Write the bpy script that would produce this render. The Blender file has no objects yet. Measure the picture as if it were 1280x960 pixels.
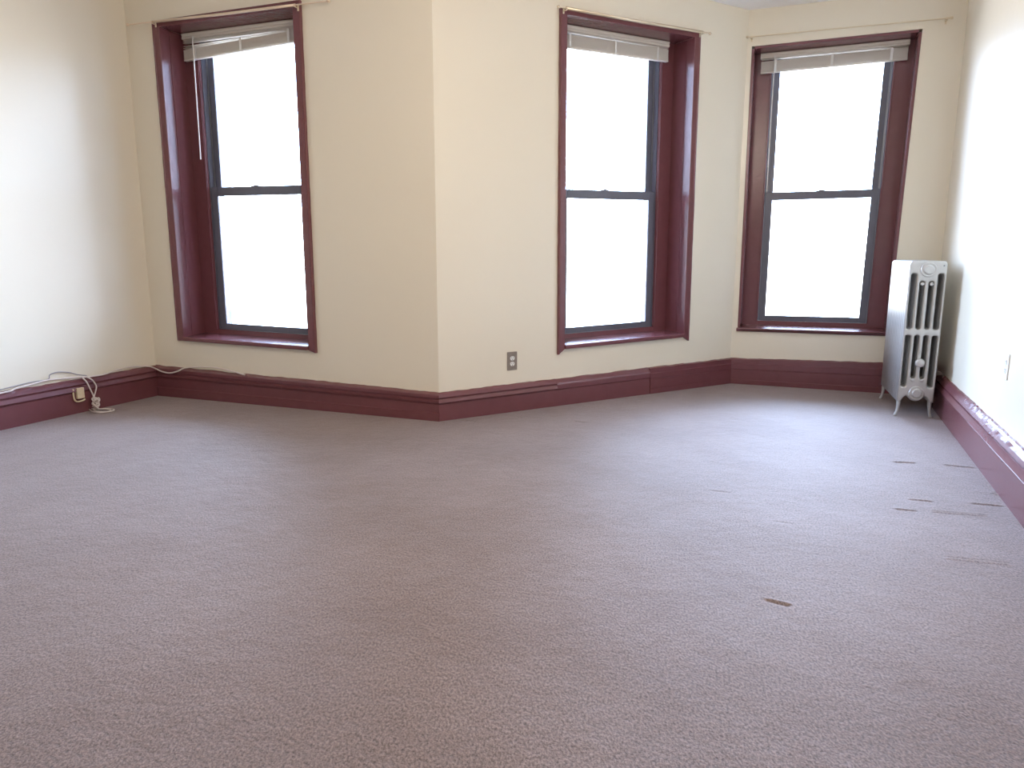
import bpy, bmesh, math, random
from mathutils import Vector, Matrix
random.seed(7)
S = bpy.context.scene
COL = S.collection

# ------------------------------------------------------------------ camera
CAM_H = 1.1
cd = bpy.data.cameras.new('camera'); cam = bpy.data.objects.new('camera', cd); COL.objects.link(cam)
cd.sensor_width = 36.0; cd.lens = 909.08 / 1280 * 36.0; cd.clip_start = 0.05; cd.clip_end = 200
cam.rotation_mode = 'QUATERNION'
cam.location = (0, 0, CAM_H)
cam.rotation_quaternion = (Matrix.Rotation(math.pi/2 - 0.181354, 3, 'X') @ Matrix.Rotation(0.000585, 3, 'Z')).to_quaternion()
S.camera = cam

# ------------------------------------------------------------------ view, world, light
S.view_settings.view_transform = 'Standard'; S.view_settings.look = 'None'
S.view_settings.gamma = 1.0; S.view_settings.use_curve_mapping = False
S.view_settings.exposure = 0.12
S.cycles.use_denoising = True
S.cycles.max_bounces = 14; S.cycles.diffuse_bounces = 10; S.cycles.glossy_bounces = 5
S.cycles.transparent_max_bounces = 12
S.cycles.sample_clamp_indirect = 12.0
SKY = 40.0           # brightness of the open sky
FILL_W = 74.0        # added warm fill overhead, out of view, lifts the walls around the windows
w = bpy.data.worlds.new('sky'); S.world = w; w.use_nodes = True
nt = w.node_tree; nt.nodes.clear()
out = nt.nodes.new('ShaderNodeOutputWorld'); bg = nt.nodes.new('ShaderNodeBackground')
tc = nt.nodes.new('ShaderNodeTexCoord'); sp = nt.nodes.new('ShaderNodeSeparateXYZ')
rp = nt.nodes.new('ShaderNodeValToRGB'); mr = nt.nodes.new('ShaderNodeMapRange')
mr.inputs['From Min'].default_value = -1; mr.inputs['From Max'].default_value = 1
e = rp.color_ramp.elements
e[0].position = 0.0; e[0].color = (0.26, 0.26, 0.27, 1)
e[1].position = 1.0; e[1].color = (0.50, 0.68, 1.0, 1)
for p_, c_ in ((0.518, (0.30, 0.31, 0.34, 1)), (0.535, (0.52, 0.67, 0.98, 1)), (0.62, (0.56, 0.72, 1.06, 1))):
    n_ = e.new(p_); n_.color = c_
nt.links.new(tc.outputs['Generated'], sp.inputs[0]); nt.links.new(sp.outputs['Z'], mr.inputs['Value'])
nt.links.new(mr.outputs[0], rp.inputs[0]); nt.links.new(rp.outputs[0], bg.inputs[0])
bg.inputs[1].default_value = SKY
nt.links.new(bg.outputs[0], out.inputs[0])

# ------------------------------------------------------------------ plan (metres)
V = [Vector((-4.2416, 1.8274)), Vector((-2.74378, 5.53642)), Vector((-0.478252, 4.67154)),
     Vector((1.83869, 6.06745)), Vector((3.21124, 5.51962)), Vector((1.7034, 1.8147))]
uL = (V[1]-V[0]).normalized(); uR = (V[5]-V[4]).normalized()
V[0] = V[1] - uL*8.3; V[5] = V[4] + uR*8.3        # room carried on behind the camera
CEIL = 2.935
HB = [0.233, 0.233, 0.187, 0.2135, 0.247, 0.27]    # baseboard top at each corner

def frame(i):
    """i = 0 left, 1 back-left, 2 middle, 3 back-right, 4 right : origin, along, outward"""
    A, B = V[i], V[i+1]; u = (B-A).normalized()
    return A, u, Vector((-u.y, u.x)), (B-A).length
def W(i, t, d, z):
    A, u, n, L = frame(i); q = A + u*t + n*d; return Vector((q.x, q.y, z))
def ang(i):
    A, u, n, L = frame(i); return math.atan2(u.y, u.x)
def offset_poly(d, closed=False):
    pts = []
    for k in range(6):
        if k == 0: _, u, n, _ = frame(0); pts.append(V[0] + n*d)
        elif k == 5: _, u, n, _ = frame(4); pts.append(V[5] + n*d)
        else:
            n0 = frame(k-1)[2]; n1 = frame(k)[2]; m = n0+n1; pts.append(V[k] + m*(d/(1+n0.dot(n1))))
    return pts

# ------------------------------------------------------------------ materials
def new_mat(name):
    m = bpy.data.materials.new(name); m.use_nodes = True
    return m, m.node_tree, m.node_tree.nodes['Principled BSDF']
def simple(name, col, rough=0.5, metal=0.0, spec=0.5, coat=0.0, bump=0.0, bscale=60, var=0.0, vscale=8, coat_rough=0.1):
    m, t, b = new_mat(name)
    b.inputs['Base Color'].default_value = (*col, 1); b.inputs['Roughness'].default_value = rough
    b.inputs['Metallic'].default_value = metal; b.inputs['Specular IOR Level'].default_value = spec
    b.inputs['Coat Weight'].default_value = coat; b.inputs['Coat Roughness'].default_value = coat_rough
    tcn = t.nodes.new('ShaderNodeTexCoord')
    if var > 0:
        n = t.nodes.new('ShaderNodeTexNoise'); n.inputs['Scale'].default_value = vscale; n.inputs['Detail'].default_value = 5
        r = t.nodes.new('ShaderNodeMix'); r.data_type = 'RGBA'
        r.inputs['A'].default_value = (*[c*(1-var) for c in col], 1); r.inputs['B'].default_value = (*[min(1, c*(1+var)) for c in col], 1)
        t.links.new(tcn.outputs['Object'], n.inputs['Vector']); t.links.new(n.outputs['Fac'], r.inputs['Factor'])
        t.links.new(r.outputs['Result'], b.inputs['Base Color'])
    if bump > 0:
        n = t.nodes.new('ShaderNodeTexNoise'); n.inputs['Scale'].default_value = bscale; n.inputs['Detail'].default_value = 3
        bn = t.nodes.new('ShaderNodeBump'); bn.inputs['Strength'].default_value = bump; bn.inputs['Distance'].default_value = 0.004
        t.links.new(tcn.outputs['Object'], n.inputs['Vector']); t.links.new(n.outputs['Fac'], bn.inputs['Height'])
        t.links.new(bn.outputs['Normal'], b.inputs['Normal'])
        if coat: t.links.new(bn.outputs['Normal'], b.inputs['Coat Normal'])
    return m

M = {}
M['wall'] = simple('cream_satin_wall_paint', (0.82, 0.765, 0.635), 0.27, spec=0.5, bump=0.25, bscale=9, var=0.02, vscale=1.5)
M['ceiling'] = simple('white_ceiling_paint', (0.90, 0.90, 0.91), 0.7, bump=0.1, bscale=20)
M['trim'] = simple('burgundy_gloss_paint', (0.165, 0.056, 0.065), 0.27, spec=0.6, bump=0.16, bscale=34, var=0.10, vscale=14)
M['darkmetal'] = simple('dark_bronze_aluminium', (0.115, 0.118, 0.155), 0.35, metal=0.0, spec=0.6)
M['track'] = simple('grey_aluminium_track', (0.30, 0.31, 0.34), 0.3, metal=0.8)
M['radiator'] = simple('silver_radiator_paint', (0.54, 0.54, 0.53), 0.36, metal=0.45, bump=0.25, bscale=110, var=0.08, vscale=30)
M['rod'] = simple('cream_enamel_rod', (0.80, 0.66, 0.52), 0.3, metal=0.25)
M['brass'] = simple('brass_rod', (0.86, 0.74, 0.56), 0.25, metal=0.5)
M['cream_rod'] = simple('painted_cream_rod', (0.72, 0.62, 0.44), 0.4)
M['steel_plate'] = simple('stained_steel_plate', (0.26, 0.215, 0.18), 0.45, metal=0.3, var=0.35, vscale=70)
M['white_plastic'] = simple('white_plastic', (0.80, 0.80, 0.78), 0.35)
M['ivory_plastic'] = simple('ivory_plastic', (0.66, 0.52, 0.34), 0.45, var=0.1, vscale=60)
M['slot'] = simple('dark_slot', (0.02, 0.02, 0.02), 0.6)
M['cable'] = simple('off_white_cable', (0.74, 0.66, 0.62), 0.5)
M['cable_grey'] = simple('grey_cable', (0.34, 0.31, 0.34), 0.5)
M['black_iron'] = simple('black_iron_pipe', (0.03, 0.025, 0.03), 0.4, bump=0.3, bscale=80)
M['exterior'] = simple('exterior_render', (0.45, 0.40, 0.36), 0.8)

def blind_mat():
    m, t, b = new_mat('ivory_vinyl')
    b.inputs['Base Color'].default_value = (0.78, 0.74, 0.68, 1); b.inputs['Roughness'].default_value = 0.4
    tr = t.nodes.new('ShaderNodeBsdfTranslucent'); tr.inputs[0].default_value = (0.85, 0.80, 0.74, 1)
    mx = t.nodes.new('ShaderNodeMixShader'); mx.inputs[0].default_value = 0.22
    o = t.nodes['Material Output']
    t.links.new(b.outputs[0], mx.inputs[1]); t.links.new(tr.outputs[0], mx.inputs[2]); t.links.new(mx.outputs[0], o.inputs[0])
    return m
M['blind'] = blind_mat()
def glass_mat():
    m = bpy.data.materials.new('window_glass'); m.use_nodes = True; t = m.node_tree; t.nodes.clear()
    o = t.nodes.new('ShaderNodeOutputMaterial'); tr = t.nodes.new('ShaderNodeBsdfTransparent'); tr.inputs[0].default_value = (0.95, 0.97, 0.97, 1)
    g = t.nodes.new('ShaderNodeBsdfGlossy'); g.inputs['Roughness'].default_value = 0.02
    f = t.nodes.new('ShaderNodeFresnel'); f.inputs[0].default_value = 1.45
    mx = t.nodes.new('ShaderNodeMixShader')
    t.links.new(f.outputs[0], mx.inputs[0]); t.links.new(tr.outputs[0], mx.inputs[1]); t.links.new(g.outputs[0], mx.inputs[2]); t.links.new(mx.outputs[0], o.inputs[0])
    return m
M['glass'] = glass_mat()
def carpet_mat():
    m, t, b = new_mat('beige_loop_carpet')
    b.inputs['Roughness'].default_value = 0.65; b.inputs['Specular IOR Level'].default_value = 0.4
    b.inputs['Sheen Weight'].default_value = 0.35; b.inputs['Sheen Roughness'].default_value = 0.5
    b.inputs['Sheen Tint'].default_value = (1, 0.90, 0.90, 1)
    L = t.links; tcn = t.nodes.new('ShaderNodeTexCoord')
    def noise(sc, det, rgh=0.6, vec=None):
        n = t.nodes.new('ShaderNodeTexNoise'); n.inputs['Scale'].default_value = sc; n.inputs['Detail'].default_value = det; n.inputs['Roughness'].default_value = rgh
        L.new(vec or tcn.outputs['Object'], n.inputs['Vector']); return n
    def ramp(src, a, ca, b_, cb):
        r = t.nodes.new('ShaderNodeValToRGB'); r.color_ramp.elements[0].position = a; r.color_ramp.elements[0].color = (*ca, 1)
        r.color_ramp.elements[1].position = b_; r.color_ramp.elements[1].color = (*cb, 1); L.new(src, r.inputs[0]); return r
    # rotate the weave to run with the back wall and stretch it a little
    mp = t.nodes.new('ShaderNodeMapping'); mp.inputs['Rotation'].default_value = (0, 0, 0.37); mp.inputs['Scale'].default_value = (1, 0.6, 1)
    L.new(tcn.outputs['Object'], mp.inputs['Vector'])
    pile = noise(165, 3, 0.75, mp.outputs[0])
    r1 = ramp(pile.outputs['Fac'], 0.34, (0.060, 0.040, 0.036), 0.62, (0.325, 0.243, 0.222))
    mid = noise(14, 5, 0.65); r2 = ramp(mid.outputs['Fac'], 0.3, (0.90, 0.885, 0.87), 0.7, (1.0, 1.0, 1.0))
    big = noise(1.1, 4, 0.6); r3 = ramp(big.outputs['Fac'], 0.34, (0.80, 0.76, 0.72), 0.62, (1.0, 1.0, 1.0))
    m1 = t.nodes.new('ShaderNodeMix'); m1.data_type = 'RGBA'; m1.blend_type = 'MULTIPLY'; m1.inputs['Factor'].default_value = 1
    m2 = t.nodes.new('ShaderNodeMix'); m2.data_type = 'RGBA'; m2.blend_type = 'MULTIPLY'; m2.inputs['Factor'].default_value = 1
    L.new(r1.outputs[0], m1.inputs['A']); L.new(r2.outputs[0], m1.inputs['B'])
    L.new(m1.outputs['Result'], m2.inputs['A']); L.new(r3.outputs[0], m2.inputs['B']); L.new(m2.outputs['Result'], b.inputs['Base Color'])
    bn = t.nodes.new('ShaderNodeBump'); bn.inputs['Strength'].default_value = 0.7; bn.inputs['Distance'].default_value = 0.004
    L.new(pile.outputs['Fac'], bn.inputs['Height'])
    bn2 = t.nodes.new('ShaderNodeBump'); bn2.inputs['Strength'].default_value = 0.5; bn2.inputs['Distance'].default_value = 0.012
    L.new(mid.outputs['Fac'], bn2.inputs['Height']); L.new(bn.outputs['Normal'], bn2.inputs['Normal'])
    wv = noise(2.2, 2, 0.45, mp.outputs[0]); bn3 = t.nodes.new('ShaderNodeBump'); bn3.inputs['Strength'].default_value = 0.8; bn3.inputs['Distance'].default_value = 0.035
    L.new(wv.outputs['Fac'], bn3.inputs['Height']); L.new(bn2.outputs['Normal'], bn3.inputs['Normal'])
    L.new(bn3.outputs['Normal'], b.inputs['Normal'])
    return m
M['carpet'] = carpet_mat()

# ------------------------------------------------------------------ mesh helpers
def mesh_obj(name, verts, faces, mat, parent=None, smooth=False, bevel=0, loc=None, rz=None, kind=None, segs=2):
    me = bpy.data.meshes.new(name); me.from_pydata([tuple(v) for v in verts], [], faces); me.validate()
    bm = bmesh.new(); bm.from_mesh(me); bmesh.ops.recalc_face_normals(bm, faces=bm.faces); bm.to_mesh(me); bm.free()
    me.materials.append(mat)
    if smooth: me.polygons.foreach_set('use_smooth', [True]*len(me.polygons))
    o = bpy.data.objects.new(name, me); COL.objects.link(o)
    if parent: o.parent = parent
    if loc is not None: o.location = loc
    if rz is not None: o.rotation_euler = (0, 0, rz)
    if kind: o['kind'] = kind
    if bevel:
        b = o.modifiers.new('bevel', 'BEVEL'); b.width = bevel; b.segments = segs; b.limit_method = 'ANGLE'; b.angle_limit = math.radians(35)
    return o
class MB:
    def __init__(s): s.v = []; s.f = []
    def add(s, v, f):
        k = len(s.v); s.v += [Vector(q) for q in v]; s.f += [[i+k for i in g] for g in f]; return s
    def box(s, x0, x1, y0, y1, z0, z1):
        return s.hexa([(x0,y0,z0),(x1,y0,z0),(x1,y1,z0),(x0,y1,z0),(x0,y0,z1),(x1,y0,z1),(x1,y1,z1),(x0,y1,z1)])
    def hexa(s, c):
        return s.add(c, [(0,3,2,1),(4,5,6,7),(0,1,5,4),(1,2,6,5),(2,3,7,6),(3,0,4,7)])
    def sweep(s, pts, r, n=8, closed=False, cap=True):
        P = [Vector(p) for p in pts]; R = r if isinstance(r, (list, tuple)) else [r]*len(P)
        rings = []; up = Vector((0.13, 0.21, 0.97))
        for i, p in enumerate(P):
            a = P[max(i-1, 0)]; b = P[min(i+1, len(P)-1)]; t = (b-a).normalized()
            if abs(t.dot(up)) > 0.95: up = Vector((0.9, 0.3, 0.1))
            x = t.cross(up).normalized(); y = t.cross(x)
            up = -y if y.dot(up) < 0 else y
            x = t.cross(up).normalized(); y = t.cross(x)
            rings.append([p + (x*math.cos(k*2*math.pi/n) + y*math.sin(k*2*math.pi/n))*R[i] for k in range(n)])
        vs = [q for g in rings for q in g]; fs = []
        for i in range(len(P)-1):
            for k in range(n):
                fs.append((i*n+k, i*n+(k+1) % n, (i+1)*n+(k+1) % n, (i+1)*n+k))
        if cap: fs.append(tuple(range(n-1, -1, -1))); fs.append(tuple((len(P)-1)*n+k for k in range(n)))
        return s.add(vs, fs)
    def lathe(s, prof, c=(0,0,0), axis='y', n=24):
        """prof: (radius, along) pairs"""
        vs = []; fs = []; c = Vector(c)
        for r, h in prof:
            for k in range(n):
                a = 2*math.pi*k/n; ca, sa = math.cos(a)*r, math.sin(a)*r
                q = {'y': (ca, h, sa), 'z': (ca, sa, h), 'x': (h, ca, sa)}[axis]; vs.append(c + Vector(q))
        for i in range(len(prof)-1):
            for k in range(n): fs.append((i*n+k, i*n+(k+1) % n, (i+1)*n+(k+1) % n, (i+1)*n+k))
        fs.append(tuple(range(n))); fs.append(tuple((len(prof)-1)*n+k for k in range(n)))
        return s.add(vs, fs)
    def warp(s, fn): s.v = [fn(q) for q in s.v]; return s
    def build(s, name, mat, parent=None, **k): return mesh_obj(name, s.v, s.f, mat, parent, **k)
def smooth_path(pts, sub=6):
    P = [Vector(p) for p in pts]; out = []
    for i in range(len(P)-1):
        p0 = P[max(i-1, 0)]; p1 = P[i]; p2 = P[i+1]; p3 = P[min(i+2, len(P)-1)]
        for k in range(sub):
            t = k/sub
            out.append(0.5*((2*p1) + (p2-p0)*t + (2*p0-5*p1+4*p2-p3)*t*t + (3*p1-p0-3*p2+p3)*t**3))
    out.append(P[-1]); return out
def empty(name, loc, rz=0, label=None, cat=None, group=None, kind=None):
    o = bpy.data.objects.new(name, None); COL.objects.link(o); o.location = loc; o.rotation_euler = (0, 0, rz); o.empty_display_size = 0.1
    tag(o, label, cat, group, kind); return o
def tag(o, label=None, cat=None, group=None, kind=None):
    if label: o['label'] = label
    if cat: o['category'] = cat
    if group: o['group'] = group
    if kind: o['kind'] = kind
    return o

# ------------------------------------------------------------------ windows: opening corners (t, z) on their walls
#        wall  TL              TR              BL (sill top)   BR
WIN = [dict(wall=1, TL=(.323, 2.624), TR=(1.438, 2.622), BL=(.319, .464), BR=(1.432, .447), casing=True),
       dict(wall=2, TL=(.974, 2.632), TR=(2.126, 2.653), BL=(.988, .436), BR=(2.142, .452), casing=True),
       dict(wall=3, TL=(.054, 2.648), TR=(1.186, 2.655), BL=(.064, .470), BR=(1.150, .477), casing=False)]
for q in WIN:
    q['w'] = ((q['TR'][0]-q['TL'][0]) + (q['BR'][0]-q['BL'][0]))/2
    q['h'] = ((q['TR'][1]-q['BR'][1]) + (q['TL'][1]-q['BL'][1]))/2
def warp_fn(q):
    """(a, d, b) in metres from the lower left corner of the opening -> (t - BLt, d, z - BLz)"""
    w_, h_ = q['w'], q['h']; BL, BR, TL, TR = (Vector(q[k]) for k in ('BL', 'BR', 'TL', 'TR'))
    def f(p):
        s = p[0]/w_; v = p[2]/h_
        c = BL*(1-s)*(1-v) + BR*s*(1-v) + TL*(1-s)*v + TR*s*v
        return Vector((c.x-BL.x, p[1], c.y-BL.y))
    return f

# ------------------------------------------------------------------ walls
TH = 0.36
outer = offset_poly(TH)
WALLN = ['wall_left', 'wall_back_left', 'wall_back_middle', 'wall_back_right', 'wall_right']
def build_wall(i):
    A, u, n, L = frame(i)
    # local: x along, y outward, z up
    def loc(P): d = P - A; return d.dot(u), d.dot(n)
    o0, o1 = loc(outer[i]), loc(outer[i+1])
    m = MB()
    ci = [(0, 0, 0), (L, 0, 0), (L, 0, CEIL), (0, 0, CEIL)]
    co = [(o0[0], o0[1], 0), (o1[0], o1[1], 0), (o1[0], o1[1], CEIL), (o0[0], o0[1], CEIL)]
    q = next((q for q in WIN if q['wall'] == i), None)
    if q:
        g = 0.02; f = warp_fn(q); hi = []; ho = []
        for a, b in ((-g, -.029), (q['w']+g, -.029), (q['w']+g, q['h']+g), (-g, q['h']+g)):
            c = f((a, 0, b)); hi.append((c.x+q['BL'][0], 0, c.z+q['BL'][1])); ho.append((c.x+q['BL'][0], TH, c.z+q['BL'][1]))
        m.add(ci+hi, [(k, (k+1) % 4, 4+(k+1) % 4, 4+k) for k in range(4)])
        m.add(co+ho, [(k, 4+k, 4+(k+1) % 4, (k+1) % 4) for k in range(4)])
        m.add(hi+ho, [(k, (k+1) % 4, 4+(k+1) % 4, 4+k) for k in range(4)])
    else:
        m.add(ci, [(0, 1, 2, 3)]); m.add(co, [(3, 2, 1, 0)])
    m.add(ci+co, [(k, 4+k, 4+(k+1) % 4, (k+1) % 4) for k in range(4)])
    o = m.build(WALLN[i], M['wall'], loc=(A.x, A.y, 0), rz=ang(i), kind='structure')
    me = o.data; bm = bmesh.new(); bm.from_mesh(me); bmesh.ops.remove_doubles(bm, verts=bm.verts, dist=1e-5)
    bmesh.ops.recalc_face_normals(bm, faces=bm.faces); bm.to_mesh(me); bm.free()
    return o
for i in range(5): build_wall(i)
# wall behind the camera
A = V[5]; B = V[0]; ub = (B-A).normalized(); nb = Vector((-ub.y, ub.x)); Lb = (B-A).length
MB().box(-TH, Lb+TH, 0, TH, 0, CEIL).build('wall_front', M['wall'], loc=(A.x, A.y, 0), rz=math.atan2(ub.y, ub.x), kind='structure')
# ceiling slab
poly = [outer[k] for k in range(6)]; poly[0] = poly[0]-uL*TH; poly[5] = poly[5]+uR*TH
nP = len(poly)
vs = [(p.x, p.y, CEIL) for p in poly] + [(p.x, p.y, CEIL+.2) for p in poly]
mesh_obj('ceiling', vs, [tuple(range(nP)), tuple(range(2*nP-1, nP-1, -1))] + [(k, (k+1) % nP, nP+(k+1) % nP, nP+k) for k in range(nP)], M['ceiling'], kind='structure')

# ------------------------------------------------------------------ carpeted floor with worn creases
CREASE = [  # x0,y0,x1,y1, height, width
 (0.818, 2.161, 0.868, 2.129, -.0042, .008), (1.809, 2.965, 1.998, 2.918, .0030, .007), (1.796, 3.117, 1.867, 3.096, -.0030, .008),
 (1.667, 2.994, 1.729, 2.975, -.0030, .008), (1.586, 2.487, 1.773, 2.433, .0025, .007), (2.03, 3.707, 2.116, 3.693, -.0034, .010),
 (2.267, 3.65, 2.37, 3.607, -.0034, .010), (2.044, 3.066, 2.137, 3.035, -.0032, .008), (0.942, 3.237, 0.998, 3.215, -.0018, .010),
 (2.22, 3.206, 2.245, 3.172, .005, .010), (-0.305, 4.657, -0.251, 4.634, -.003, .016), (-0.122, 4.318, -0.083, 4.298, -.002, .014),
 (0.419, 4.636, 0.453, 4.614, -.003, .016), (1.091, 2.852, 1.147, 2.825, -.001, .009)]
def crease_h(x, y):
    z = 0
    for x0, y0, x1, y1, h, wd in CREASE:
        if x < min(x0, x1)-.15 or x > max(x0, x1)+.15 or y < min(y0, y1)-.15 or y > max(y0, y1)+.15: continue
        dx, dy = x1-x0, y1-y0; L = math.hypot(dx, dy); s = ((x-x0)*dx+(y-y0)*dy)/L; n = (-(x-x0)*dy+(y-y0)*dx)/L
        e_ = max(0, -s, s-L); f = math.exp(-(n/wd)**2 - (e_/(wd*1.4))**2)
        # a dent with a small lip on the far side, or a ridge with a shallow trough before it
        z += h*f - h*0.75*math.exp(-((n-1.9*wd)/(wd*1.1))**2 - (e_/(wd*1.6))**2)
    return z
def build_floor():
    def lines(lo_, hi_, bands, fine, coarse):
        out = [lo_]
        while out[-1] < hi_:
            p = out[-1]; out.append(p + (fine if any(a-.02 <= p <= b+.02 for a, b in bands) else coarse))
        return out
    xs = lines(-0.45, 2.5, [(.78, 2.42)], .006, .014)
    ys = lines(2.0, 4.85, [(2.08, 2.22), (2.39, 2.53), (2.78, 3.28), (3.56, 3.76)], .004, .016)
    X0, X1, Y0, Y1 = xs[0], xs[-1], ys[0], ys[-1]; nx = len(xs)-1; ny = len(ys)-1
    vs = [(x, y, crease_h(x, y)) for y in ys for x in xs]; fs = []
    for j in range(ny):
        for i in range(nx): k = j*(nx+1)+i; fs.append((k, k+1, k+nx+2, k+nx+1))
    m = MB(); m.v = [Vector(v) for v in vs]; m.f = fs
    B = 9.0
    for (a, b, c, d) in ((-B, X0, -B, B), (X1, B, -B, B), (X0, X1, -B, Y0), (X0, X1, Y1, B)):
        m.add([(a, c, 0), (b, c, 0), (b, d, 0), (a, d, 0)], [(0, 1, 2, 3)])
    # underside so the floor has thickness
    m.add([(-B, -B, -.12), (B, -B, -.12), (B, B, -.12), (-B, B, -.12)], [(3, 2, 1, 0)])
    me = bpy.data.meshes.new('floor'); me.from_pydata([tuple(v) for v in m.v], [], m.f); me.materials.append(M['carpet'])
    me.polygons.foreach_set('use_smooth', [True]*len(me.polygons))
    o = bpy.data.objects.new('floor', me); COL.objects.link(o); o['kind'] = 'structure'
build_floor()

# ------------------------------------------------------------------ baseboards
# profile: (outset, height fraction) from floor to top, room side
P_CLASSIC = [(.030, 0), (.030, .60), (.027, .615), (.027, .64), (.041, .65), (.044, .665), (.036, .73), (.031, .775), (.025, .785), (.025, .82), (.035, .83), (.036, .84), (.028, .90), (.019, .955), (.010, .985), (0, 1)]
P_PLAIN = [(.030, 0), (.030, .60), (.026, .61), (.034, .63), (.034, .80), (.030, .86), (.010, .985), (0, 1)]
P_BOARDS = [(.032, 0), (.032, .17), (.028, .19), (.030, .20), (.030, .55), (.025, .565), (.025, .58), (.030, .59), (.030, .78), (.026, .79), (.024, .80), (.022, .97), (0, 1)]
P_LOWLINE = [(.036, 0), (.036, .29), (.030, .31), (.030, .60), (.026, .615), (.026, .635), (.038, .66), (.041, .73), (.026, .76), (.026, .79), (.034, .81), (.034, .92), (.029, .955), (.004, .99), (0, 1)]
def baseboard(name, i, t0, t1, prof, parent=None, seed=0, h0=None, h1=None):
    A, u, n, L = frame(i); rnd = random.Random(seed)
    hA = HB[i] if h0 is None else h0; hB = HB[i+1] if h1 is None else h1
    ins = {}
    N = max(2, int((t1-t0)/.035)); vs = []; fs = []; K = len(prof)
    off = 0.0
    for s in range(N+1):
        t = t0 + (t1-t0)*s/N; h = hA + (hB-hA)*t/L
        off = off*.45 + rnd.uniform(-.0024, .0024)
        for (o_, z_) in prof:
            tt = t
            if s == 0 and abs(t0) < 1e-6 and i > 0:     # mitre with the previous wall
                a_ = frame(i-1)[1].angle_signed(u) / 2; tt = t + o_*math.tan(-a_) * -1 if False else t + mitre(i, o_)
            if s == N and abs(t1-L) < 1e-6 and i < 4:
                tt = t - mitre(i+1, o_)
            wob = off if z_ > .95 else 0
            vs.append((tt, -o_ - (abs(off)*.5 if .95 < z_ < 1 else 0), z_*h + wob))
    for s in range(N):
        for k in range(K-1): fs.append((s*K+k, s*K+k+1, (s+1)*K+k+1, (s+1)*K+k))
    for s in (0, N):    # close the ends
        b = len(vs); vs.append((vs[s*K][0], 0.0, 0.0))
        fs.append(tuple([s*K+k for k in range(K)] + [b]))
    if parent: return mesh_obj(name, vs, fs, M['trim'], parent)
    o = mesh_obj(name, vs, fs, M['trim'], loc=(A.x, A.y, 0), rz=ang(i), kind='structure')
    return o
def mitre(k, o_):
    """shift along wall k at its start for outset o_ toward the room (positive = away from the corner)"""
    n0 = frame(k-1)[2]; n1, u1 = frame(k)[2], frame(k)[1]; m = n0+n1
    p = m*(-o_/(1+n0.dot(n1))); return p.dot(u1)
L_ = [frame(i)[3] for i in range(5)]
baseboard('baseboard_left', 0, 3.0, L_[0], P_CLASSIC, seed=1)
baseboard('baseboard_back_left', 1, 0, L_[1], P_LOWLINE, seed=2)
root = empty('baseboard_back_middle', (*V[2], 0), ang(2), kind='structure')
baseboard('board', 2, 0, .915, P_CLASSIC, root, 3)
baseboard('board', 2, .915, 1.79, P_PLAIN, root, 4)
baseboard('board', 2, 1.797, L_[2], P_BOARDS, root, 5)
baseboard('baseboard_back_right', 3, 0, L_[3], P_BOARDS, seed=6)
rb = baseboard('baseboard_right', 4, 0, 6.5, P_CLASSIC, seed=7, h0=.258, h1=.30)
for t, z in ((1.876, .157), (2.512, .155)):
    MB().lathe([(.0055, -.0305), (.0045, -.029)], (t, 0, z), 'y', 10).build('nail_hole', M['slot'], rb)
    
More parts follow.
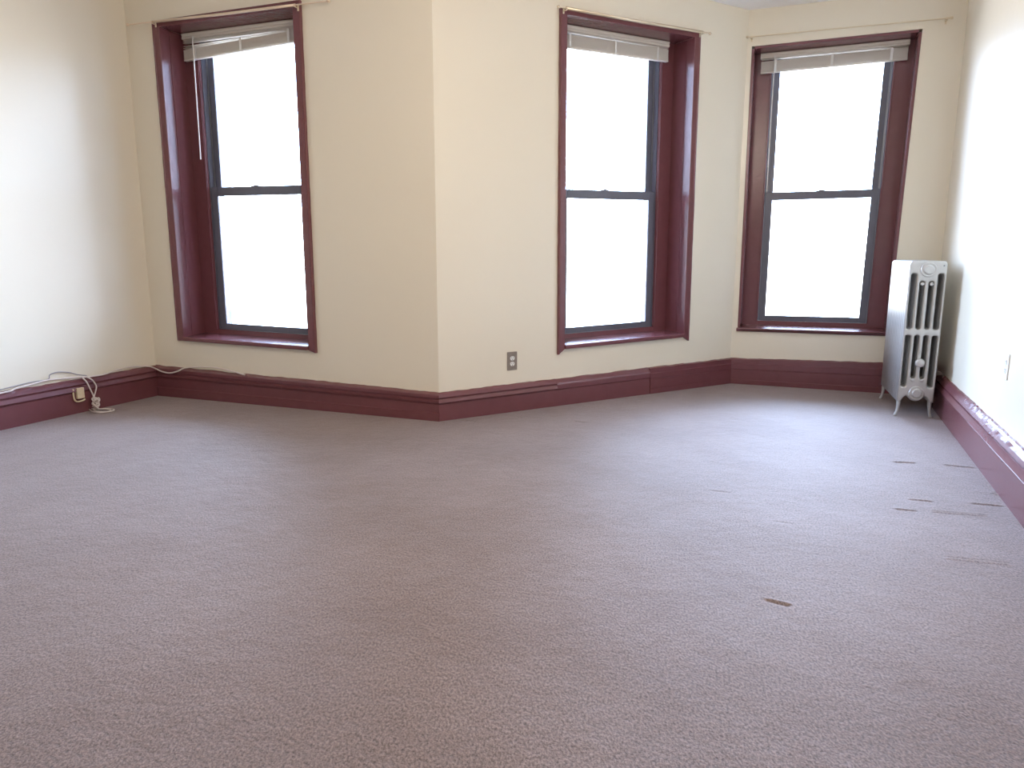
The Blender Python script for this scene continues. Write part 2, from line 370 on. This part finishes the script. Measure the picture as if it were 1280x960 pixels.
# ------------------------------------------------------------------ window assemblies
DJ = 0.20     # depth of the reveal
def window(idx, q):
    i = q['wall']; w_, h_ = q['w'], q['h']; f = warp_fn(q)
    o = W(i, q['BL'][0], 0, q['BL'][1])
    root = empty('window_%d' % idx, o, ang(i), kind='structure')
    T = M['trim']
    def B(name, boxes, mat, parent=root, bevel=.002, smooth=False):
        m = MB()
        for b in boxes: m.box(*b)
        m.warp(f); return m.build(name, mat, parent, bevel=bevel, smooth=smooth)
    fw, tb, ft = .125, .045, .03        # side face width, bottom strip, top face
    # side reveals in two boards with an open joint
    for s in (0, 1):
        x = (lambda a, b: (a, b)) if s == 0 else (lambda a, b: (w_-b, w_-a))
        B('jamb', [(*x(-.019, 0.0), -.0, .066, 0, h_)], T, bevel=.0015)
        B('jamb', [(*x(-.019, -.0015), .069, DJ, 0, h_)], T, bevel=.0015)
    B('head_jamb', [(-.0, w_, 0, DJ, h_, h_+.019)], T, bevel=.0015)
    # stool with rounded nose
    nose = -.032 if q['casing'] else -.020
    m = MB(); m.hexa([(-.0, nose, -.028), (w_, nose, -.028), (w_, DJ, -.028), (0, DJ, -.028), (0, nose, 0), (w_, nose, 0), (w_, DJ, .014), (0, DJ, .014)])
    if not q['casing']:
        m.box(-.028, w_+.028, nose, -.001, -.028, 0)
    m.warp(f).build('window_sill', T, root, bevel=.006, segs=3)
    # face boards and inner beads
    B('frame_face', [(-.0198, fw, DJ+.0002, DJ+.02, -.0275, h_+.0195), (w_-fw, w_+.0198, DJ+.0002, DJ+.02, -.0275, h_+.0195), (fw, w_-fw, DJ+.0002, DJ+.02, -.0275, tb), (fw, w_-fw, DJ+.0002, DJ+.02, h_-ft, h_+.0195)], T)
    B('stop_bead', [(fw-.011, fw-.001, DJ-.008, DJ-.001, tb, h_-ft), (w_-fw+.001, w_-fw+.011, DJ-.008, DJ-.001, tb, h_-ft)], T, bevel=.003)
    # metal frame tunnel
    D0, D1 = DJ+.021, TH-.002
    B('metal_frame', [(fw-.03, fw+.004, D0, D1, tb-.03, h_-ft+.02), (w_-fw-.004, w_-fw+.03, D0, D1, tb-.03, h_-ft+.02),
                      (fw+.004, w_-fw-.004, D0, D1, tb-.03, tb), (fw+.004, w_-fw-.004, D0, D1, h_-ft-.004, h_-ft+.02)], M['darkmetal'], bevel=.001)
    zm = 1.065
    B('sash_track', [(fw+.0045, fw+.016, .262, .268, zm+.02, h_-ft-.005), (w_-fw-.016, w_-fw-.0045, .262, .268, zm+.02, h_-ft-.005)], M['track'], bevel=.0008)
    # sashes
    st = .056
    def sash(name, y0, y1, b0, b1, rb_, rt_):
        a0, a1 = fw+.005, w_-fw-.005
        s = B(name, [(a0, a0+st, y0, y1, b0, b1), (a1-st, a1, y0, y1, b0, b1), (a0+st, a1-st, y0, y1, b0, b0+rb_), (a0+st, a1-st, y0, y1, b1-rt_, b1)], M['darkmetal'], bevel=.0015)
        ym = (y0+y1)/2
        B('glass_pane', [(a0+st+.0005, a1-st-.0005, ym-.002, ym+.002, b0+rb_+.0005, b1-rt_-.0005)], M['glass'], parent=s, bevel=0)
        return s
    lo = sash('lower_sash', .228, .260, tb+.001, zm+.038, .043, .064)
    up = sash('upper_sash', .272, .300, zm+.004, h_-ft-.006, .032, .055)
    # sash lock on the meeting rail
    cx = w_/2 - (.03 if idx != 3 else 0)
    m = MB(); m.lathe([(.017, 0), (.017, .006), (.012, .010), (.0, .011)], (cx, .246, zm+.0385), 'z', 14); m.box(cx-.035, cx+.035, .236, .256, zm+.0385, zm+.043)
    m.warp(f).build('sash_lock', M['darkmetal'], lo)
    if idx == 3:
        for a in (fw+.035, w_-fw-.035): B('tilt_latch', [(a-.022, a+.022, .238, .254, zm+.0385, zm+.047)], M['darkmetal'], parent=lo, bevel=.002)
    # casing
    if q['casing']:
        cw, ct = (.060, .045) if idx == 1 else (.056, .034)
        drop = (.03, .045) if idx == 1 else (.065, .062)
        for s in (0, 1):
            m = MB(); N = 40; rnd = random.Random(idx*5+s); prof = [(0, 0), (0, -.017), (.004, -.021), (cw-.014, -.021), (cw-.009, -.026), (cw-.002, -.024), (cw, -.019), (cw, 0)]
            vs = []; K = len(prof)
            for k in range(N+1):
                j = 0.0 if k in (0, N) else rnd.uniform(-.0012, .0012)
                for (o_, d_) in prof:
                    fr = o_/cw
                    zb = -(.028 + (drop[s]-.028)*fr); zt = h_ + ct*fr
                    z = zb + (zt-zb)*k/N
                    a = -o_ - j*(fr > .9)
                    vs.append((a if s == 0 else w_-a, d_, z))
            fs = [(k*K+c, k*K+c+1, (k+1)*K+c+1, (k+1)*K+c) for k in range(N) for c in range(K-1)] + [tuple(range(K)), tuple(N*K+c for c in range(K))]
            m.add(vs, fs); m.warp(f).build('casing', T, root)
        m = MB(); vs = []; prof = [(0, 0), (0, -.017), (.004, -.021), (ct-.012, -.021), (ct-.008, -.026), (ct-.002, -.024), (ct, -.019), (ct, 0)]; K = len(prof)
        for a, sg in ((0, -1), (w_, 1)):
            for (o_, d_) in prof: vs.append((a+sg*o_*cw/ct, d_, h_+o_))
        m.add(vs, [(c, c+1, K+c+1, K+c) for c in range(K-1)] + [tuple(range(K)), tuple(range(K, 2*K))])
        m.warp(f).build('head_casing', T, root)
    return root
for k, q in enumerate(WIN): window(k+1, q)

# ------------------------------------------------------------------ light portals and an added fill light, no fixture in the room
for k, q in enumerate(WIN):
    ld = bpy.data.lights.new('window_portal', 'AREA'); ld.shape = 'RECTANGLE'; ld.size = q['w']-.24; ld.size_y = q['h']-.05; ld.cycles.is_portal = True
    lo = bpy.data.objects.new('window_portal', ld); COL.objects.link(lo)
    p = W(q['wall'], (q['BL'][0]+q['TR'][0])/2, TH+.02, (q['BL'][1]+q['TR'][1])/2); lo.location = p
    n = frame(q['wall'])[2]; lo.rotation_euler = Vector((-n.x, -n.y, 0)).to_track_quat('-Z', 'Y').to_euler()
ld = bpy.data.lights.new('added_fill_light', 'POINT'); ld.shadow_soft_size = .32; ld.energy = FILL_W; ld.color = (1.0, .87, .73)
lo = bpy.data.objects.new('added_fill_light', ld); COL.objects.link(lo); lo.location = (-0.15, 2.2, CEIL-.5)

# ------------------------------------------------------------------ mini blinds
def blind(q, a0, width, label, tilt=False, wand=None, name='mini_blind'):
    f = warp_fn(q); i = q['wall']; w_, h_ = q['w'], q['h']
    top = h_-.004
    root = empty(name, W(i, q['BL'][0], 0, q['BL'][1]), ang(i), label, 'window blind', 'raised ivory mini blinds')
    yf, yb = .150, .185
    a1 = a0+width
    m = MB(); hh = .040
    prof = [(yb, top), (yb, top-hh), (yf+.004, top-hh), (yf, top-hh+.003), (yf-.001, top-hh+.012), (yf+.002, top-hh*.5), (yf-.002, top-.008), (yf, top)]
    K = len(prof); vs = [(a, y, z) for a in (a0, a1) for (y, z) in prof]
    m.add(vs, [(c, (c+1) % K, K+(c+1) % K, K+c) for c in range(K)] + [tuple(range(K)), tuple(range(K, 2*K))])
    m.warp(f).build('head_rail', M['blind'], root, bevel=.001)
    # raised slats: thin crowned strips packed above the bottom rail
    n = 22; z_hi = top-hh-.006; pitch = .0037
    drop = .075 if tilt else 0.0        # the left end hangs lower
    for k in range(n):
        z = z_hi - k*pitch; dl = 0
        if tilt:
            dl = drop*min(1, (k/5.0)) * (.55 if k < 3 else 1)
            zl = z - dl*.62; zr = z
        else: zl = zr = z
        zl -= .012 if not tilt and k > 0 else 0; zr -= .004 if not tilt and k > 0 else 0
        ins = .006 + random.uniform(0, .002); jy = random.uniform(-.0006, .0006)
        vs = []; pr = [(yf+.003, -.0), (yf+.009, .0012), (yf+.016, .0016), (yf+.023, .0012), (yf+.029, 0)]
        for a, zz in ((a0+ins, zl), (a1-ins, zr)):
            for (y, c) in pr: vs.append((a, y+jy, zz+c))
            for (y, c) in reversed(pr): vs.append((a, y+jy, zz+c-.0028))
        K = 10; m = MB(); m.add(vs, [(c, (c+1) % K, K+(c+1) % K, K+c) for c in range(K)] + [tuple(range(K)), tuple(range(K, 2*K))])
        m.warp(f).build('slat', M['blind'], root)
    zr = z_hi - n*pitch - (.004 if not tilt else 0); zl = z_hi - n*pitch - (drop*.62 if tilt else .012)
    m = MB(); e0, e1 = a0+.005, a1-.005
    m.hexa([(e0, yf+.001, zl-.012), (e1, yf+.001, zr-.012), (e1, yf+.030, zr-.012), (e0, yf+.030, zl-.012), (e0, yf+.001, zl), (e1, yf+.001, zr), (e1, yf+.030, zr), (e0, yf+.030, zl)])
    m.warp(f).build('bottom_rail', M['blind'], root, bevel=.003)
    for s in (.11, .5, .89):
        a = a0+width*s; zz = zl+(zr-zl)*s
        m = MB(); m.box(a-.009, a+.009, yf-.0012, yf+.0008, zz-.010, zz+(.078 if tilt else .082)); m.warp(f).build('ladder_tape', M['white_plastic'], root)
    if wand:
        a, L = wand
        m = MB(); m.sweep([f((a, yf-.010, top-hh+.004)), f((a, yf-.014, top-hh-.03)), f((a-.004, yf-.014, top-hh-L))], .0042, 6)
        m.build('tilt_wand', M['white_plastic'], root, smooth=False)
        m = MB(); m.box(a-.006, a+.006, yf-.014, yf-.001, top-hh-.002, top-hh+.010); m.warp(f).build('wand_hook', M['white_plastic'], root)
    return root
blind(WIN[0], .030, 1.03, 'raised ivory mini blind sagging lower at its left end, in the left window', True, (.142, .83))
blind(WIN[1], .030, 1.03, 'raised ivory mini blind without a wand, in the middle window beside the outlet wall')
blind(WIN[2], .038, 1.035, 'raised ivory mini blind with a hanging wand, in the window beside the radiator', False, (.145, .84))

# ------------------------------------------------------------------ curtain rods
def rod(i, tA, zA, tB, zB, t0, t1, rthick, rthin, mat, label, d=-.055, name='curtain_rod', bracket=True):
    root = empty(name, W(i, tA, 0, zA), ang(i), label, 'curtain rod', None)
    def pt(t): s = (t-tA)/(tB-tA); return Vector((t-tA, d, (zB-zA)*s))
    m = MB(); m.sweep([pt(tA), pt(tA+.002), pt(tB-.002), pt(tB)], rthin, 10); m.build('inner_tube', mat, root, smooth=True)
    if rthick: m = MB(); m.sweep([pt(t0), pt((t0+t1)/2)-Vector((0, 0, .004)), pt(t1)], rthick, 12); m.build('outer_tube', mat, root, smooth=True)
    for t in (tA, tB):
        p = pt(t); m = MB(); m.lathe([(.0, -.010), (.008, -.008), (.0105, 0), (.008, .008), (.0, .010)], p, 'x', 12); m.build('finial', mat, root, smooth=True)
    for t in ((t0, t1) if rthick else (tA+.03, tB-.03)):
        p = pt(t); m = MB()
        m.box(p.x-.006, p.x+.006, -.004 if not rthick else -.030, 0 if not rthick else -.026, p.z-.028, p.z+.012)
        m.box(p.x-.005, p.x+.005, d-.004, -.003 if not rthick else -.027, p.z-(rthick or rthin)-.005, p.z-(rthick or rthin)-.0005)
        m.box(p.x-.005, p.x+.005, d-(rthick or rthin)-.004, d-(rthick or rthin)-.001, p.z-(rthick or rthin)-.005, p.z+.004)
        m.build('bracket', mat, root, bevel=.001)
    return root
rod(1, .078, 2.653, 1.737, 2.622, .305, 1.49, .0085, .0045, M['rod'], 'cream metal curtain rod across the top of the left window')
rod(2, .875, 2.655, 2.239, 2.686, .935, 2.165, .0100, .0055, M['brass'], 'brass coloured curtain rod along the top of the middle window')
rod(3, -.0, 2.728, 1.379, 2.718, None, None, None, .0048, M['cream_rod'], 'thin cream curtain rod above the window beside the radiator', d=-.045)

# ------------------------------------------------------------------ electrical outlets
def duplex(i, t, z, name, label, plate_mat, w_=.074, h_=.118, tilt=0):
    root = empty(name, W(i, t, 0, z-h_/2), ang(i), label, 'electrical outlet')
    m = MB(); m.box(-w_/2, w_/2, -.006, 0, 0, h_); m.build('cover_plate', plate_mat, root, bevel=.003)
    for s in (-1, 1):
        c = h_/2 + s*.0195
        vs = []; K = 20
        for y in (-.0085, -.0058):
            for k in range(K):
                a = 2*math.pi*k/K; x = math.cos(a)*.0172; zz = max(-.0135, min(.0135, math.sin(a)*.0172)); vs.append((x, y, c+zz))
        rc = mesh_obj('receptacle', vs, [tuple(range(K)), tuple(range(2*K-1, K-1, -1))] + [(k, (k+1) % K, K+(k+1) % K, K+k) for k in range(K)], M['white_plastic'], root)
        m = MB(); m.box(-.0075, -.0055, -.009, -.0083, c-.001, c+.008); m.box(.0055, .0075, -.009, -.0083, c-.001, c+.008); m.lathe([(.0028, -.009), (.0028, -.0083)], (0, 0, c-.0075), 'y', 10)
        m.build('slots', M['slot'], rc)
    m = MB(); m.lathe([(.0, -.0075), (.003, -.007), (.0032, -.0058)], (0, 0, h_/2), 'y', 10); m.build('screw', M['track'], root)
    return root
duplex(2, .557, .352, 'electrical_outlet', 'brown metal plate duplex outlet on the wall left of the middle window', M['steel_plate'], .080, .128)
duplex(4, 2.268, .560, 'electrical_outlet', 'white duplex outlet low on the right wall', M['white_plastic'], .074, .125)

# ------------------------------------------------------------------ phone jack on the left baseboard
LL = L_[0]
root = empty('phone_jack', W(0, LL-.685, -.030, .085), ang(0), 'small ivory phone jack in a bracket on the left baseboard', 'phone jack')
m = MB(); m.box(-.020, .034, -.018, 0, .016, .090); m.build('jack_box', M['ivory_plastic'], root, bevel=.003)
m = MB(); m.sweep(smooth_path([(-.040, -.006, .088), (-.041, -.008, .03), (-.034, -.012, .006), (-.015, -.015, -.002), (.02, -.014, 0), (.036, -.012, .006)], 5), .0055, 8)
m.build('wire_bracket', M['ivory_plastic'], root, smooth=True)

# ------------------------------------------------------------------ cables
def cable(name, pts, r, mat, label, cat='cable', n=7, sub=6):
    P = smooth_path(pts, sub); o0 = P[0].copy(); m = MB(); m.sweep([p-o0 for p in P], r, n)
    o = m.build(name, mat, None, smooth=True, loc=o0); tag(o, label, cat); return o
def Lp(s, d, z): return W(0, LL-s, d, z)
cable('telephone_cable', [Lp(1.75, -.030, .236), Lp(1.201, -.036, .232), Lp(1.10, -.030, .244), Lp(.968, -.022, .254), Lp(.876, -.014, .258), Lp(.77, -.012, .252), Lp(.671, -.026, .246), Lp(.599, -.036, .238), Lp(.474, -.034, .236), Lp(.375, -.026, .250), Lp(.239, -.020, .254), Lp(.099, -.034, .238),
      W(1, .045, -.044, .212), W(1, .10, -.046, .196), W(1, .183, -.047, .188), W(1, .26, -.046, .205), W(1, .344, -.030, .236), W(1, .574, -.022, .250), W(1, .757, -.034, .236), W(1, .886, -.042, .216)],
      .0052, M['cable'], 'off white cable running along the top of the baseboard around the left corner', 'cable')
cable('wire', [Lp(1.6, -.014, .245), Lp(1.3, -.012, .243), Lp(1.0, -.012, .262), Lp(.875, -.010, .262), Lp(.856, -.010, .290), Lp(.80, -.008, .300), Lp(.72, -.008, .286), Lp(.66, -.012, .262), Lp(.60, -.020, .246)],
      .0032, M['cable_grey'], 'thin grey wire looping up the left wall above the phone jack', 'wire')
# hanging bundle tied in a knot, tail lying on the carpet
G = [(-3.069+.02, 5.182)]
def Bp(s, d, z): return W(0, LL-s, d, z)
bund = [Bp(.650, -.036, .244), Bp(.640, -.046, .225), Bp(.628, -.050, .205), Bp(.606, -.050, .15), Bp(.590, -.052, .10), Bp(.598, -.062, .07), Bp(.612, -.075, .045), Bp(.600, -.10, .018)]
cx, cy = W(0, LL-.60, -.06, 0).x, W(0, LL-.60, -.06, 0).y
fl = [(-2.99, 5.02), (-2.93, 4.97), (-2.87, 4.905), (-2.80, 4.875), (-2.765, 4.90), (-2.775, 4.955), (-2.83, 4.985), (-2.90, 4.98), (-2.955, 5.01)]
bund2 = [Vector((x, y, .008)) for x, y in fl]
up2 = [Bp(.585, -.085, .03), Bp(.575, -.060, .06), Bp(.585, -.052, .095), Bp(.570, -.050, .13), Bp(.560, -.050, .165), Bp(.578, -.050, .205), Bp(.60, -.046, .228), Bp(.62, -.036, .242)]
cb = cable('cord_bundle', bund + bund2 + up2, .0048, M['cable'], 'knotted off white cord hanging over the left baseboard onto the carpet', 'cord')
o0 = Vector(cb.location)
m = MB()
rnd = random.Random(4); c0 = Bp(.590, -.070, .062); pts = []
for k in range(26):
    a = k*1.35; pts.append(c0 - o0 + Vector((math.cos(a)*.022+rnd.uniform(-.006, .006), math.sin(a)*.017, math.sin(a*0.61)*.028)))
m.sweep(smooth_path(pts, 4), .0044, 6); m.build('knot', M['cable'], cb, smooth=True)
m = MB(); P = [Vector((x-.012, y-.02, .0095)) - o0 for x, y in fl]; m.sweep(smooth_path([c0-o0-Vector((0, 0, .03))] + P, 4), .0042, 6); m.build('cord_tail', M['cable'], cb, smooth=True)

# ------------------------------------------------------------------ cast iron radiator
def plate(name, outline, holes, half, bev, mat, parent, y):
    """2D outline with holes (x, z) extruded along y, rounded edges; returned as a mesh object"""
    cu = bpy.data.curves.new(name, 'CURVE'); cu.dimensions = '2D'; cu.fill_mode = 'BOTH'; cu.extrude = half-bev; cu.bevel_depth = bev; cu.bevel_resolution = 2; cu.offset = -bev
    for poly_ in [outline]+holes:
        s = cu.splines.new('POLY'); s.points.add(len(poly_)-1); s.use_cyclic_u = True
        for k, (x, z) in enumerate(poly_): s.points[k].co = (x, z, 0, 1)
    tmp = bpy.data.objects.new('tmp', cu); COL.objects.link(tmp)
    dg = bpy.context.evaluated_depsgraph_get(); me = bpy.data.meshes.new_from_object(tmp.evaluated_get(dg))
    bpy.data.objects.remove(tmp); bpy.data.curves.remove(cu)
    me.transform(Matrix.Rotation(math.pi/2, 4, 'X')); me.name = name
    me.materials.clear(); me.materials.append(mat)
    o = bpy.data.objects.new(name, me); COL.objects.link(o); o.parent = parent; o.location = (0, y, 0)
    return o
def rrect(x0, x1, z0, z1, r, n=5):
    out = []
    for cx_, cz_, a0 in ((x1-r, z1-r, 0), (x0+r, z1-r, 90), (x0+r, z0+r, 180), (x1-r, z0+r, 270)):
        for k in range(n+1):
            a = math.radians(a0+90*k/n); out.append((cx_+r*math.cos(a), cz_+r*math.sin(a)))
    return out
RW, RT, RB = .220, 1.036, .135
rad = empty('radiator', W(3, 1.279, -.888, 0), ang(3)+math.radians(3.6), 'silver painted cast iron column radiator standing in the right corner', 'radiator')
hw = RW/2
# arched lower edge around the bottom hub
outline = rrect(-hw, hw, RB, RT, .024)
bot = [(-hw, .105), (-hw+.026, .105), (-hw+.034, .125), (-hw+.046, .140), (-.052, .146), (-.040, .128), (-.022, .114), (0, .109), (.022, .114), (.040, .128), (.052, .146), (hw-.046, .140), (hw-.034, .125), (hw-.026, .105), (hw, .105)]
n_ = 5
outline = rrect(-hw, hw, RB, RT, .024)[:12] + bot
cxs = [-.0785, -.0265, .0265, .0785]; sw = .0135
holes = []
for k, c in enumerate(cxs):
    inner = k in (1, 2)
    sw = .0142 if inner else .0165
    holes.append(rrect(c-sw, c+sw, .592, .905 if inner else .955, .0135))
    holes.append(rrect(c-sw, c+sw, .262 if inner else .205, .552, .0135))
SP = .0605; NS = 11
first = None
for k in range(NS):
    y = .026 + k*SP
    if first is None:
        s = plate('section', outline, holes, .0265, .0095, M['radiator'], rad, y); first = s
    else:
        s = first.copy(); COL.objects.link(s); s.parent = rad; s.location = (0, y, 0)
# inner tube cores seen through the slots: the columns are hollow tubes, joined by nipples
for z in (RT-.062, RB+.035):
    m = MB(); m.sweep([(0, .05, z), (0, .05+SP*(NS-1), z)], .030, 16); m.build('nipple', M['radiator'], rad, smooth=True)
# plugs and bosses on the near end
def boss(name, x, z, r, dep):
    m = MB(); m.lathe([(r, .002), (r, -dep*.45), (r*.93, -dep*.7), (r*.80, -dep*.72), (r*.74, -dep*.6), (r*.66, -dep*.66), (r*.5, -dep), (.0, -dep)], (x, 0, z), 'y', 28)
    return m.build(name, M['radiator'], rad, smooth=False, bevel=0)
boss('hub_plug', .002, RT-.056, .048, .020)
boss('hub_plug', .002, RB+.030, .048, .024)
m = MB(); m.lathe([(.012, .004), (.012, -.012), (.026, -.014), (.029, -.020), (.028, -.030), (.020, -.036), (.0, -.038)], (.002, 0, .372), 'y', 24); m.build('air_valve', M['radiator'], rad)
m = MB(); m.sweep([(.088, -.001, RT-.03), (.088, -.006, RT-.03)], .005, 8); m.build('tie_bolt', M['darkmetal'], rad)
for c in (-.0265, .0265):
    for zc in (.888, .253):
        m = MB(); m.lathe([(.0120, .004), (.0120, -.003), (.009, -.007), (.0, -.009)], (c, 0, zc), 'y', 14); m.build('boss', M['radiator'], rad)
# legs: curved, splayed feet on both end sections
for yy in (.026, .026+SP*(NS-1)):
    for sg in (-1, 1):
        path = [(hw-.018, .150, .012, .018), (hw-.018, .125, .015, .021), (hw-.017, .100, .015, .022), (hw-.017, .070, .012, .019), (hw-.014, .042, .0095, .016), (hw-.009, .020, .0095, .015), (hw-.004, .008, .012, .016), (hw-.003, .0, .012, .017)]
        vs = []; K = 10
        for (x, z, rx, ry) in path:
            for k in range(K):
                a = 2*math.pi*k/K; vs.append((sg*(x + rx*math.cos(a)), yy + ry*math.sin(a), z))
        fs = [(p*K+k, p*K+(k+1) % K, (p+1)*K+(k+1) % K, (p+1)*K+k) for p in range(len(path)-1) for k in range(K)] + [tuple(range(K)), tuple((len(path)-1)*K+k for k in range(K))]
        o = mesh_obj('leg', vs, fs, M['radiator'], rad, smooth=True)
        sb = o.modifiers.new('sub', 'SUBSURF'); sb.levels = 1; sb.render_levels = 1
        if False: pass
# supply pipe and valve between radiator and wall corner
m = MB()
pv = empty('radiator_pipe', W(3, 1.425, -.52, 0), ang(3), 'dark iron pipe and valve between the radiator and the right wall', 'pipe')
m.sweep([(-.005, 0, 0), (-.005, 0, .30)], .014, 12); m.build('pipe', M['black_iron'], pv, smooth=True)
m = MB(); m.lathe([(.022, .22), (.026, .235), (.026, .275), (.020, .29), (.020, .31), (.0, .315)], (-.005, 0, 0), 'z', 16); m.sweep([(-.005, 0, .255), (-.040, 0.0, .255)], .013, 10); m.build('valve', M['black_iron'], pv)
